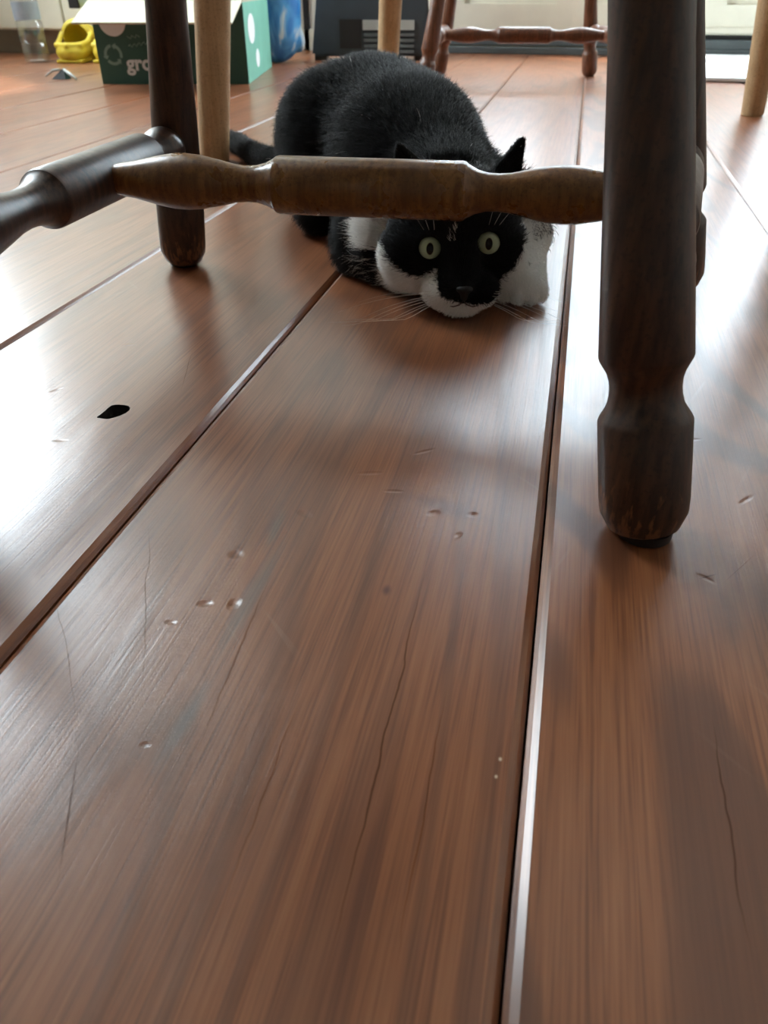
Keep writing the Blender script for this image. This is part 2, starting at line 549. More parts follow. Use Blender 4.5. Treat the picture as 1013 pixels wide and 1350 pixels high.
tag(wall_with_holes('wall_back', 'x', WALL_Y, T, WALL_L - T, WALL_R + T, CEIL, [(-0.56, 1.04, 0.0, 2.85)]), 'pale wall around the garden doors')
tag(wall_with_holes('wall_left', 'y', WALL_L - T, T, WALL_N - T, WALL_Y, CEIL, [LEFT_WIN]), 'pale side wall with a window')
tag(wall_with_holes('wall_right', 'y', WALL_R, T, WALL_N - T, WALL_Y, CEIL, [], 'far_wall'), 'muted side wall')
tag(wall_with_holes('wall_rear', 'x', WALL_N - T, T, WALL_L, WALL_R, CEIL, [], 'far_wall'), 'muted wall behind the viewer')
tag(box('ceiling', WALL_L - T, WALL_R + T, WALL_N - T, WALL_Y + T, CEIL, CEIL + 0.1, M['ceil']), 'white ceiling', kind='structure')

gl = N('clear window glass')
tr = gl.node('ShaderNodeBsdfTransparent'); gs = gl.node('ShaderNodeBsdfGlossy'); gs.inputs['Roughness'].default_value = 0.02
mx = gl.node('ShaderNodeMixShader')
mx.inputs[0].default_value = 0.05; gl.put(mx.inputs[1], tr.outputs[0]); gl.put(mx.inputs[2], gs.outputs[0])
gl.put(gl.out.inputs['Surface'], mx.outputs[0])
M['glass'] = gl.m


def framed(bm, x0, x1, z0, z1, y0, y1, w):
    add_box(bm, x0, x0 + w, y0, y1, z0, z1); add_box(bm, x1 - w, x1, y0, y1, z0, z1)
    add_box(bm, x0 + w, x1 - w, y0, y1, z0, z0 + w); add_box(bm, x0 + w, x1 - w, y0, y1, z1 - w, z1)


# door frame with dark rubber seals
bm = bmesh.new()
for xa, xb in ((-0.56, -0.512), (0.992, 1.04)): add_box(bm, xa, xb, WALL_Y - 0.015, WALL_Y + T, 0, 2.85)
add_box(bm, -0.512, 0.992, WALL_Y - 0.015, WALL_Y + T, 2.785, 2.85)
tag(from_bm('trim_1', bm, M['cream']), 'cream frame around the garden doors', kind='structure')
tag(box('trim_2', -0.512, 0.992, WALL_Y - 0.035, WALL_Y + T, 0.0, 0.022, M['sill'], bevel=0.003), 'grey metal threshold under the garden doors', kind='structure')
tag(box('gap_strip', -1.066, -1.046, WALL_Y - 0.012, WALL_Y + 0.01, 0, 2.8, M['black']), 'thin black upright strip standing for a dark gap in the back wall', kind='structure')  # black colour stands for the shade inside a narrow upright gap
tag(box('baseboard_back', WALL_L, -0.57, WALL_Y - 0.012, WALL_Y, 0, 0.07, M['cream'], bevel=0.002), 'cream skirting', kind='structure')

for k, (x0, x1, z0, z1) in enumerate(DOORS):
    d = empty('door_%d' % (k + 1), ((x0 + x1) / 2, WALL_Y, 0))
    tag(d, ['left leaf of the cream garden doors', 'middle leaf of the cream garden doors', 'right leaf of the cream garden doors'][k], kind='structure')
    w = (x1 - x0) / 2
    zb = 0.022 if k < 2 else 0.066
    pw = 0.06
    bm = bmesh.new()
    add_box(bm, -w, -w + pw, 0.0, 0.045, zb, 2.77); add_box(bm, w - pw, w, 0.0, 0.045, zb, 2.77)
    add_box(bm, -w + pw, w - pw, 0.0, 0.045, zb, 0.155); add_box(bm, -w + pw, w - pw, 0.0, 0.045, 0.455, 0.52)
    add_box(bm, -w + pw, w - pw, 0.0, 0.045, 2.70, 2.77)
    from_bm('door_frame', bm, M['cream'], d)
    box('door_panel', -w + pw, w - pw, 0.014, 0.03, 0.155, 0.455, M['cream'], d)
    box('pane', -w + pw, w - pw, 0.018, 0.024, 0.52, 2.70, M['glass'], d)
    box('weather_bar', -w, w, -0.012, 0.0, zb + 0.004, zb + 0.022, M['sill'] if k < 2 else M['cream'], d, 0.003)
    if k == 2:
        box('door_seal', -w, w, 0.004, 0.03, 0.052, zb, M['black'], d)
        box('sill_step', -w, w, -0.02, 0.04, 0.022, 0.052, M['sill'], d, 0.003)

d = empty('window_1', (WALL_L, 0, 0))
tag(d, 'wide window in the side wall', kind='structure')
y0, y1, z0, z1 = LEFT_WIN
bm = bmesh.new()
for ya, yb in ((y0, (y0 + y1) / 2), ((y0 + y1) / 2, y1)):
    add_box(bm, -0.09, -0.04, ya, ya + 0.05, z0, z1); add_box(bm, -0.09, -0.04, yb - 0.05, yb, z0, z1)
    add_box(bm, -0.09, -0.04, ya + 0.05, yb - 0.05, z0, z0 + 0.05); add_box(bm, -0.09, -0.04, ya + 0.05, yb - 0.05, z1 - 0.05, z1)
from_bm('window_frame', bm, M['cream'], d)
for ya, yb in ((y0, (y0 + y1) / 2), ((y0 + y1) / 2, y1)):
    box('pane', -0.068, -0.062, ya + 0.05, yb - 0.05, z0 + 0.05, z1 - 0.05, M['glass'], d)
box('window_sill', -0.12, 0.06, y0 - 0.04, y1 + 0.04, z0 - 0.025, z0, M['cream'], d, 0.004)


# outside the doors: a paved yard, and an unseen pale block added to dim the sky
M['render'] = simple('pale sky block surface', (0.62, 0.65, 0.68), 0.9, 0.05)
M['paving'] = simple('grey garden paving', (0.30, 0.29, 0.27), 0.9, 0.12)
tag(box('ground', -14, 14, WALL_Y + 0.35, 16, -0.30, -0.12, M['paving']), 'grey paved yard beyond the doors', kind='structure')
tag(box('added_sky_block', -1.8, 9.0, 9.5, 15.0, -0.12, 6.5, M['render']), 'unseen pale block added beyond the doors to dim the sky', kind='structure')


# ------------------------------------------------------------------ chairs
LEG = [(0.0045, 0.0145), (0.0058, 0.0168), (0.0135, 0.0203), (0.020, 0.0208), (0.0570, 0.0209), (0.0590, 0.0200), (0.0625, 0.0177), (0.0650, 0.0166), (0.0685, 0.0158), (0.072, 0.0155), (0.0755, 0.0158), (0.0790, 0.0168),
       (0.0825, 0.0187), (0.0845, 0.0198), (0.0860, 0.0202), (0.13, 0.0186), (0.20, 0.0157), (0.30, 0.0148), (0.42, 0.0160), (0.48, 0.0165), (0.51, 0.0140), (0.53, 0.0140), (0.555, 0.0165), (0.605, 0.0150)]


def stretcher(name, p0, p1, mat, parent, cyl=0.066, end=0.0098, shift=0.0):
    """turned rail: crisp middle barrel, a hollow and a vase-shaped swelling on either side"""
    L = (Vector(p1) - Vector(p0)).length
    def half(c):
        s = c - cyl
        return [(cyl - 0.0035, 0.0187), (cyl - 0.0015, 0.0181), (cyl, 0.0168), (cyl + 0.05 * s, 0.0138), (cyl + 0.11 * s, 0.0120), (cyl + 0.17 * s, 0.0117), (cyl + 0.24 * s, 0.0124), (cyl + 0.34 * s, 0.0150), (cyl + 0.44 * s, 0.0174), (cyl + 0.53 * s, 0.0183), (cyl + 0.61 * s, 0.0180), (cyl + 0.72 * s, 0.0158), (cyl + 0.86 * s, 0.0122), (c, end)]
    m = L / 2 + shift
    prof = [(m - t, r) for t, r in half(m)[::-1]] + [(m + t, r) for t, r in half(L - m)]
    return lathe(name, prof, p0, p1, mat, parent, 40, 20)


def chair(label, feet, splay, mats, hz, cyl, frontback, rail_shift=0.0, group=None):
    """feet = rear-left, rear-right, front-left, front-right on the floor"""
    F = [Vector((*f, 0)) for f in feet]
    c = sum(F, Vector()) / 4
    root = empty('dining_chair', (c.x, c.y, 0))
    tag(root, label, 'chair', group)
    ax = []
    for f, s in zip(F, splay):
        f = f - c
        dr = (-f).normalized() * s
        ax.append((f, Vector((dr.x, dr.y, 1))))
    at = lambda i, z: ax[i][0] + ax[i][1] * z
    for i in range(4):
        leg = lathe('leg', [(t * ax[i][1].length, r) for t, r in LEG], at(i, 0), at(i, 1), mats[0], root, 44)
        gl_ = lathe('glide', [(0.0, 0.0115), (0.0015, 0.0130), (0.0060, 0.0130)], at(i, 0) , at(i, 0) + Vector((0, 0, 1)), M['rubber'], leg, 24)
    for a, b in ((0, 2), (1, 3)):
        stretcher('side_stretcher', at(a, hz), at(b, hz), mats[1], root, cyl * 1.1, shift=rail_shift)
    l = at(0, hz).lerp(at(2, hz), frontback); r = at(1, hz).lerp(at(3, hz), frontback)
    d = (r - l).normalized() * 0.012
    stretcher('cross_stretcher', l + d, r - d, mats[2], root, cyl)
    # seat: saddle slab following the trapezoid of the legs
    top = [at(i, 0.60) for i in range(4)]
    cc = sum(top, Vector()) / 4
    ring = []
    order = [0, 1, 3, 2]
    P = [cc + (top[i] - cc) * 1.34 for i in order]
    for i in range(4):
        a, p, n = P[i - 1], P[i], P[(i + 1) % 4]
        for u in (0.0, 0.25, 0.5, 0.75, 1.0):
            q0 = p.lerp(a, 0.22); q1 = p.lerp(n, 0.22)
            ring.append(q0.lerp(p, u).lerp(p.lerp(q1, u), u))
    bm = bmesh.new()
    vs = [bm.verts.new((v.x, v.y, 0.585)) for v in ring]
    f = bm.faces.new(vs)
    ex = bmesh.ops.extrude_face_region(bm, geom=[f])
    bmesh.ops.translate(bm, verts=[v for v in ex['geom'] if isinstance(v, bmesh.types.BMVert)], vec=(0, 0, 0.05))
    bmesh.ops.bevel(bm, geom=[e for e in bm.edges if abs(e.verts[0].co.z - e.verts[1].co.z) < 1e-5], offset=0.01, segments=3, affect='EDGES')
    sharp(from_bm('seat', bm, mats[0], root), 40)
    # back: two posts, five spindles, crest rail
    back = (top[0] + top[1]) / 2 - (top[2] + top[3]) / 2
    back.z = 0; back.normalize()
    l0, r0 = P[0].lerp(P[1], 0.10), P[0].lerp(P[1], 0.90)
    rise = lambda p: Vector((p.x, p.y, 0.62)) - back * 0.03
    hi = lambda p: Vector((p.x, p.y, 1.16)) + back * 0.10
    for p in (l0, r0):
        lathe('back_post', smooth_profile([(0, 0.015), (0.16, 0.021), (0.27, 0.014), (0.45, 0.02), (0.54, 0.014)], 4), rise(p), hi(p), mats[0], root, 20)
    for k in range(1, 6):
        p = l0.lerp(r0, k / 6)
        lathe('spindle', smooth_profile([(0, 0.008), (0.27, 0.013), (0.54, 0.007)], 4), rise(p), hi(p), mats[0], root, 14)
    a, b = hi(l0), hi(r0)
    out = (b - a).normalized() * 0.03
    rows = []
    bm = bmesh.new()
    for k in range(13):
        u = k / 12
        p = (a - out).lerp(b + out, u) + back * 0.035 * math.sin(math.pi * u)
        hh = 0.045 + 0.02 * math.sin(math.pi * u)
        rows.append([bm.verts.new(p + Vector(v)) for v in (back * -0.010 + Vector((0, 0, -0.02)), back * 0.010 + Vector((0, 0, -0.02)), back * 0.010 + Vector((0, 0, hh)), back * -0.010 + Vector((0, 0, hh)))])
    for p, q in zip(rows, rows[1:]):
        for k in range(4): bm.faces.new((p[k], p[(k + 1) % 4], q[(k + 1) % 4], q[k]))
    bm.faces.new(rows[0]); bm.faces.new(rows[-1][::-1])
    sharp(from_bm('crest_rail', bm, mats[0], root), 50)
    return root


chair('dark brown turned wooden chair in front of the cat, its stretcher crossing above the cat', 
      [(-0.335, 0.288), (0.057, 0.319), (-0.345, 0.672), (0.106, 0.699)], (0.18, 0.225, 0.18, 0.29),
      (M['chair_dark'], M['chair_dark'], M['chair_worn']), 0.105, 0.066, 0.62, 0.048)
chair('reddish brown turned wooden chair standing before the cream doors behind the cat',
      [(0.023, 2.543), (-0.397, 2.471), (0.128, 2.17), (-0.371, 2.085)], (0.2, 0.2, 0.2, 0.2),
      (M['chair_red'], M['chair_red'], M['chair_red']), 0.108, 0.066, 0.5)

# ------------------------------------------------------------------ table with pale tapered legs
tfeet = [(-0.253, 1.24), (0.005, 1.973), (0.738, 1.715), (0.505, 0.965)]
tc = Vector((0.247, 1.474))
table = empty('table', H(tc.x, tc.y))
tag(table, 'pale wooden table standing on smooth tapered round legs', 'table')
for f in tfeet:
    p = H(*f) - H(tc.x, tc.y)
    dr = -p.normalized() * 0.11
    lathe('leg', [(0, 0.0195), (0.003, 0.0215), (0.22, 0.0252), (1.10, 0.036)], p, p + Vector((dr.x, dr.y, 1)), M['light_wood'], table, 32)
ang = math.atan2(-0.258, 0.733) + YAW
rz = Matrix.Rotation(ang, 3, 'Z')
bm = bmesh.new()
add_box(bm, -0.52, 0.52, -0.43, 0.43, 1.092, 1.13)
bmesh.ops.bevel(bm, geom=bm.edges[:], offset=0.006, segments=2, affect='EDGES')
bmesh.ops.rotate(bm, verts=bm.verts, cent=(0, 0, 0), matrix=rz)
from_bm('table_top', bm, M['light_wood'], table)
# ------------------------------------------------------------------ the cat (drawn in phone-facing coordinates, then turned into the room)
CAT0 = (0.0, 0.80)
HC = np.array([0.058, 0.634, 0.055])
fd = Field((-0.30, 0.555, -0.004), (0.170, 1.41, 0.186), 0.0022)
# trunk: rump, ribs, shoulders
fd.ell((-0.012, 0.945, 0.078), (0.080, 0.095, 0.076), 0.03)
fd.ell((0.022, 0.860, 0.076), (0.076, 0.110, 0.070), 0.03)
fd.ell((0.048, 0.775, 0.062), (0.054, 0.075, 0.052), 0.03)
fd.ell((0.056, 0.705, 0.055), (0.046, 0.055, 0.044), 0.03)
# haunches with knee low at the front
fd.ell((-0.066, 0.955, 0.072), (0.052, 0.080, 0.066), 0.022)
fd.cap((-0.070, 0.930, 0.045), (-0.066, 0.840, 0.028), 0.036, 0.026, 0.02)
fd.ell((0.055, 0.950, 0.060), (0.045, 0.075, 0.060), 0.022)
# near-side foreleg folded under the chest, black
fd.cap((-0.012, 0.790, 0.040), (-0.018, 0.715, 0.022), 0.034, 0.024, 0.02)
fd.cap((-0.018, 0.715, 0.020), (0.018, 0.655, 0.016), 0.022, 0.017, 0.014)
# chest tuft beside the cheek
fd.ell((0.006, 0.688, 0.046), (0.026, 0.030, 0.038), 0.012)
# far-side foreleg: elbow out, white paw tucked under the cheek
fd.cap((0.098, 0.770, 0.050), (0.122, 0.700, 0.036), 0.032, 0.024, 0.02)
fd.cap((0.122, 0.700, 0.034), (0.119, 0.648, 0.018), 0.021, 0.0165, 0.012)
fd.ell((0.114, 0.634, 0.0135), (0.0205, 0.0215, 0.0135), 0.008)
for tx, ty in ((0.101, 0.624), (0.110, 0.617), (0.120, 0.617), (0.128, 0.623)):
    fd.ell((tx, ty, 0.010), (0.0066, 0.0095, 0.0085), 0.003)
# head
fd.ell((0.057, 0.652, 0.060), (0.049, 0.046, 0.041), 0.012)
fd.ell((0.030, 0.632, 0.038), (0.033, 0.030, 0.029), 0.012)
fd.ell((0.087, 0.632, 0.041), (0.028, 0.030, 0.029), 0.012)
fd.cap((0.058, 0.618, 0.070), (0.060, 0.592, 0.034), 0.020, 0.0125, 0.014)
fd.ell((0.049, 0.595, 0.0195), (0.0185, 0.0165, 0.0135), 0.008)
fd.ell((0.073, 0.595, 0.0205), (0.0175, 0.0165, 0.0135), 0.008)
fd.ell((0.060, 0.592, 0.0095), (0.0150, 0.0130, 0.0085), 0.006)
fd.cap((0.061, 0.590, 0.032), (0.061, 0.580, 0.0265), 0.0105, 0.0075, 0.006)
EYES = [np.array([0.0365, 0.6120, 0.0478]), np.array([0.0818, 0.6120, 0.0515])]
for e in EYES:
    fd.ell(e + [0, 0.002, 0], (0.0158, 0.0150, 0.0150), 0.008)
for e in EYES:
    fd.ell(e + [-0.0013, -0.016, 0.0034], (0.0102, 0.0175, 0.0092), 0.0012, sub=True)
# ears
fd.tri((0.1085, 0.664, 0.1165), (0.083, 0.654, 0.090), (0.108, 0.668, 0.078), 0.0032, 0.007)
fd.tri((0.0120, 0.668, 0.1125), (0.040, 0.656, 0.093), (0.008, 0.672, 0.080), 0.0032, 0.007)
fd.ell((0.1035, 0.654, 0.098), (0.0050, 0.0055, 0.0105), 0.003, rot=Matrix.Rotation(0.35, 3, 'Y'), sub=True)
# tail round the rump, lying on the boards
tail = [(-0.05, 1.01, 0.045), (-0.10, 1.06, 0.028), (-0.15, 1.125, 0.020), (-0.186, 1.20, 0.016), (-0.225, 1.30, 0.014), (-0.272, 1.385, 0.014)]
for i, (a, b) in enumerate(zip(tail, tail[1:])):
    fd.cap(a, b, (0.022, 0.016, 0.0135, 0.012, 0.011)[i], (0.016, 0.0135, 0.012, 0.011, 0.009)[i], 0.008)
fd.floor_cut(0.0012)
cat_me = fd.mesh('cat_body')
nv = len(cat_me.vertices)
V = np.empty(nv * 3); cat_me.vertices.foreach_get('co', V); V = V.reshape(-1, 3)
NV = np.empty(nv * 3); cat_me.vertices.foreach_get('normal', NV); NV = NV.reshape(-1, 3)

MASK = np.array([(-0.0144, 0.1196), (0.1164, 0.1196), (0.1227, 0.0669), (0.1120, 0.0568), (0.1090, 0.0456), (0.1036, 0.0361), (0.094, 0.0276), (0.09, 0.0195), (0.0809, 0.0138), (0.0701, 0.0145), (0.0630, 0.0150), (0.0584, 0.0158), (0.0473, 0.0185), (0.0423, 0.0226), (0.0407, 0.0312), (0.0423, 0.0371), (0.0389, 0.0336), (0.0319, 0.0288), (0.023, 0.0288), (0.014, 0.0324), (0.005, 0.0383), (0.0009, 0.0441), (-0.006, 0.0556), (-0.006, 0.0696), (-0.004, 0.0779), (-0.015, 0.0806)])


def poly_sd(P, poly):
    """signed distance to polygon, negative inside"""
    d = np.full(len(P), 1e9); ins = np.zeros(len(P), bool)
    for a, b in zip(poly, np.roll(poly, -1, 0)):
        e = b - a; w = P - a
        t = np.clip((w @ e) / (e @ e), 0, 1)
        d = np.minimum(d, ((w - t[:, None] * e) ** 2).sum(1))
        c = ((a[1] > P[:, 1]) != (b[1] > P[:, 1])) & (P[:, 0] < (b[0] - a[0]) * (P[:, 1] - a[1]) / (b[1] - a[1] + 1e-12) + a[0])
        ins ^= c
    return np.where(ins, -1, 1) * np.sqrt(d)


def coat(P, jitter=0.0):
    """coat pattern: 0 black, 1 white, as a black-masked, white-bibbed coat"""
    Pj = P + rng.normal(0, 1, P.shape) * jitter
    face = (Pj[:, 1] < np.where(Pj[:, 0] > 0.107, 0.638, 0.655)) & (Pj[:, 0] > -0.008) & (Pj[:, 0] < 0.118)
    w_face = poly_sd(Pj[:, [0, 2]], MASK) > 0
    paw = (Pj[:, 0] > 0.094) & (Pj[:, 1] < 0.700) & (Pj[:, 2] < 0.062) & ((Pj[:, 1] > 0.634) | (Pj[:, 2] < 0.0300)) & (Pj[:, 0] - 0.2 * (Pj[:, 1] - 0.65) > 0.096)
    tuft = (((Pj - [0.004, 0.688, 0.050]) / [0.032, 0.036, 0.029]) ** 2).sum(1) < 1
    chest = (Pj[:, 1] < 0.68) & (Pj[:, 2] < 0.03) & (Pj[:, 0] > 0.012)
    w = np.where(face, w_face, tuft | chest)
    return np.where(paw & ~(face & ~w_face & (Pj[:, 2] > 0.030) & (Pj[:, 0] < 0.108)), True, w)


BLACK, WHITE = np.array([0.0045, 0.0045, 0.0050]), np.array([0.88, 0.87, 0.84])
w = coat(V).astype(float)[:, None]
colr = BLACK * (1 - w) + WHITE * 0.95 * w
for e in EYES:                                     # dark lid rims
    d = np.sqrt((((V - (e + [-0.0008, -0.010, 0.0022])) / [1, 1.6, 1]) ** 2).sum(1))
    colr[d < 0.0118] = [0.004, 0.004, 0.004]
ca = cat_me.attributes.new('coat', 'FLOAT_COLOR', 'POINT')
ca.data.foreach_set('color', np.c_[colr, np.ones(nv)].ravel())


def attr_mat(name, rough, spec=0.3, sheen=0.0):
    g = N(name)
    a = g.node('ShaderNodeAttribute'); a.attribute_name = 'coat'
    g.set(Base_Color=a.outputs['Color'], Roughness=rough)
    g.b.inputs['Specular IOR Level'].default_value = spec
    return g.m


cat = empty('cat', H(*CAT0), YAW)
tag(cat, 'black and white cat crouching with its chin on the floorboards under the chair stretcher', 'cat')
off = Vector((CAT0[0], CAT0[1], 0))


def to_cat(o):
    o.parent = cat
    o.location = -off
    return o


body = to_cat(link_mesh('body', cat_me, attr_mat('cat skin and undercoat', 0.75, 0.15), None, True))
body['label'] = 'crouching black body with white muzzle, bib and paw'

# fur
poly = np.array([p.vertices[:] for p in cat_me.polygons])
A, B, C, D = (V[poly[:, i]] for i in range(4))
area = np.linalg.norm(np.cross(C - A, D - B), axis=1) / 2
cen = (A + B + C + D) / 4
dens = np.where(cen[:, 1] < 0.70, 1.9, 1.0) * (cen[:, 2] > 0.003)
for e in EYES:
    dens *= np.sqrt((((cen - (e + [-0.0008, -0.010, 0.0022])) / [1, 1.6, 1]) ** 2).sum(1)) > 0.0118
dens *= ((cen - [0.0612, 0.5745, 0.0265]) ** 2).sum(1) > 0.0085 ** 2
NH = 150000
f = rng.choice(len(poly), NH, p=area * dens / (area * dens).sum())
u, v = rng.random((2, NH, 1))
R0 = (A[f] * (1 - u) + B[f] * u) * (1 - v) + (D[f] * (1 - u) + C[f] * u) * v
nn = (NV[poly[f, 0]] + NV[poly[f, 2]]); nn /= np.linalg.norm(nn, axis=1, keepdims=True)
src = np.where(R0[:, 1:2] < 0.68, [[0.061, 0.570, 0.030]], [[0.058, 0.60, 0.085]])
flow = R0 - src; flow /= np.linalg.norm(flow, axis=1, keepdims=True)
flow[:, 2] -= np.where(R0[:, 1] > 0.70, 0.45, 0.05)
pawm = (R0[:, 0] > 0.100) & (R0[:, 1] < 0.70) & (R0[:, 2] < 0.05)
flow[pawm] = [0, -0.8, -0.6]
flow -= (flow * nn).sum(1, keepdims=True) * nn
flow /= np.linalg.norm(flow, axis=1, keepdims=True) + 1e-6
flow += rng.normal(0, 0.16, flow.shape)
face = (R0[:, 1] < 0.66) & (R0[:, 0] > -0.005) & (R0[:, 0] < 0.118)
dn = np.linalg.norm(R0 - [0.061, 0.58, 0.025], axis=1)
length = np.where(face, np.clip(0.0016 + 0.075 * dn, 0.002, 0.0075), 0.0125)
length = np.where(pawm, 0.0040, length)
tuftm = (((R0 - [0.000, 0.690, 0.048]) / [0.032, 0.036, 0.04]) ** 2).sum(1) < 1
length = np.where(tuftm & ~face, 0.016, length)
earm = (R0[:, 2] > 0.094) & (R0[:, 1] < 0.69) & (R0[:, 1] > 0.645)
length = np.where(earm, 0.0022, length)
tailm = (R0[:, 1] > 1.05) & (R0[:, 0] < -0.08)
length = np.where(tailm, 0.009, length)
length *= rng.uniform(0.65, 1.25, NH)
lift = np.where(face | pawm | earm, 0.28, 0.42)[:, None]
d0 = flow * 0.8 + nn * (lift + 0.35); d0 /= np.linalg.norm(d0, axis=1, keepdims=True)
d1 = flow + nn * lift * 0.35 + rng.normal(0, 0.10, flow.shape); d1 /= np.linalg.norm(d1, axis=1, keepdims=True)
L = length[:, None]
pts = np.stack([R0 - nn * 0.0006, R0 + d0 * L * 0.35, R0 + d0 * L * 0.35 + (d0 + d1) * 0.5 * L * 0.33, R0 + d0 * L * 0.35 + (d0 + d1) * 0.5 * L * 0.33 + d1 * L * 0.34], 1)
pts[..., 2] = np.maximum(pts[..., 2], 0.0012)
wh = coat(R0, 0.0012)
# a few pale hairs on the forehead and flank
streak = (np.abs(R0[:, 0] - 0.0535 - 0.10 * (R0[:, 2] - 0.07)) < 0.0022) & (R0[:, 2] > 0.058) & (R0[:, 2] < 0.086) & (R0[:, 1] < 0.64)
wh = wh | (streak & (rng.random(NH) < 0.45)) | ((R0[:, 1] > 0.60) & (rng.random(NH) < 0.0006))
mott = (R0[:, 0] > -0.026) & (R0[:, 0] < 0.022) & (R0[:, 1] < 0.70) & (R0[:, 2] < 0.026) & ~face
wh = np.where(mott, rng.random(NH) < 0.13, wh)
elb = (R0[:, 0] > 0.126) & (R0[:, 2] > 0.040) & (R0[:, 1] < 0.72)
wh = np.where(elb, rng.random(NH) < 0.45, wh)
hcol = np.where(wh[:, None], WHITE * rng.uniform(0.88, 1.08, (NH, 1)), BLACK * rng.uniform(0.7, 1.7, (NH, 1)))
hc = bpy.data.hair_curves.new('fur')
hc.add_curves([4] * NH)
hc.attributes['position'].data.foreach_set('vector', pts.astype(np.float32).ravel())
ra = hc.attributes.get('radius') or hc.attributes.new('radius', 'FLOAT', 'POINT')
rad = np.tile(np.array([0.00017, 0.00016, 0.00011, 0.00003]), (NH, 1)) * np.where(face | pawm | earm, 0.8, 1.0)[:, None]
ra.data.foreach_set('value', rad.astype(np.float32).ravel())
cc = hc.attributes.new('coat', 'FLOAT_COLOR', 'CURVE')
cc.data.foreach_set('color', np.c_[hcol, np.ones(NH)].astype(np.float32).ravel())
hc.materials.append(attr_mat('cat fur', 0.55, 0.16))
fur = bpy.data.objects.new('fur', hc)
COL.objects.link(fur)
to_cat(fur)
tag(fur, 'short dense black and white fur', kind='stuff')

# eyes: pale green iris, upright oval pupil, wet surface
g = N('pale green cat eye')
sx = g.node('ShaderNodeSeparateXYZ'); g.put(sx.inputs[0], g.coord())
X, Z = sx.outputs[0], sx.outputs[2]
sq = lambda q, s: g.math('POWER', g.math('ABSOLUTE', g.math('DIVIDE', q, s)), 2.0)
r1 = g.math('SQRT', g.math('ADD', sq(X, 0.0095), sq(Z, 0.0095)))
pu = g.math('SQRT', g.math('ADD', sq(X, 0.0029), sq(Z, 0.0046)))
iris = g.ramp(r1, [(0.25, (0.46, 0.55, 0.34)), (0.70, (0.42, 0.52, 0.36)), (0.98, (0.16, 0.21, 0.13))])
fib = g.noise(g.coord(), 900, 3)
iris = g.mix(g.remap(fib, 0.3, 0.7, 0, 0.25), iris, (0.56, 0.64, 0.46))
g.set(Base_Color=g.mix(g.remap(pu, 0.9, 1.05, 0, 1), (0.003, 0.003, 0.003), iris), Roughness=0.25)
g.b.inputs['Coat Weight'].default_value = 0.35
g.b.inputs['Specular IOR Level'].default_value = 0.2
g.b.inputs['Coat Roughness'].default_value = 0.02
M['eye'] = g.m
for e in EYES:
    bm = bmesh.new()
    bmesh.ops.create_uvsphere(bm, u_segments=40, v_segments=24, radius=0.0126)
    o = from_bm('eye', bm, M['eye'], cat, True)
    o.location = Vector(e) - off + Vector((0, 0.0015, 0))
    o.rotation_euler = (math.radians(-13), 0, math.radians(-5))
    o['label'] = 'pale green eye with upright dark pupil'

# nose leather and mouth
fn = Field((0.046, 0.558, 0.004), (0.078, 0.60, 0.045), 0.0007)
fn.ell((0.0612, 0.5768, 0.0275), (0.0066, 0.0055, 0.0036), 0.002)
fn.ell((0.0612, 0.5762, 0.0230), (0.0030, 0.0045, 0.0048), 0.003)
for s_ in (-1, 1):
    fn.ell((0.0612 + s_ * 0.0042, 0.5715, 0.0255), (0.0014, 0.0020, 0.0011), 0.0008, sub=True)
o = to_cat(link_mesh('nose', fn.mesh('nose'), simple('black nose leather', (0.004, 0.0035, 0.0035), 0.6), None, True))
o['label'] = 'small black nose'
M['lip'] = simple('dark lip line', (0.10, 0.06, 0.055), 0.6)
for s_ in (-1, 1):
    pts_ = [(0.0612, 0.5768, 0.0185), (0.0612 + s_ * 0.003, 0.5770, 0.0150), (0.0612 + s_ * 0.0075, 0.5785, 0.0130), (0.0612 + s_ * 0.013, 0.5815, 0.0130)]
    to_cat(tube('mouth_line', pts_, [0.0004, 0.0005, 0.0005, 0.0003], M['lip'], None, 6))

# whiskers
M['whisker'] = simple('pale whisker', (0.80, 0.76, 0.70), 0.35)


def whisker(p, d, L, sag, r=0.00020):
    p, d = Vector(p), Vector(d).normalized()
    n = 8
    pp = [p + d * (L * t / n) + Vector((0, 0, -sag * (t / n) ** 2)) for t in range(n + 1)]
    for q in pp: q.z = max(q.z, 0.0016)
    to_cat(tube('whisker', pp, [r * (1 - 0.85 * t / n) for t in range(n + 1)], M['whisker'], None, 5))


for k in range(8):
    a = -0.30 + 0.085 * k
    whisker((0.036 + 0.001 * (k % 3), 0.5835 + 0.001 * (k % 2), 0.0230 - 0.0016 * k), (-0.95, -0.10 - 0.06 * (k % 4) + 0.02 * k, 0.10 - 0.075 * k), random.uniform(0.055, 0.085), 0.012 + 0.001 * k)
for k in range(7):
    whisker((0.086 - 0.001 * (k % 3), 0.5825 + 0.001 * (k % 2), 0.0235 - 0.0018 * k), (0.95, -0.12 - 0.07 * (k % 3), 0.05 - 0.075 * k), random.uniform(0.045, 0.07), 0.010)
for s_, e in zip((-1, 1), EYES):
    for k in range(3):
        whisker((e[0] - s_ * 0.002 + 0.004 * k * s_, 0.603, e[2] + 0.0165), (s_ * (0.15 + 0.25 * k), -0.35, 1.0), 0.032 + 0.004 * k, -0.002, 0.00014)
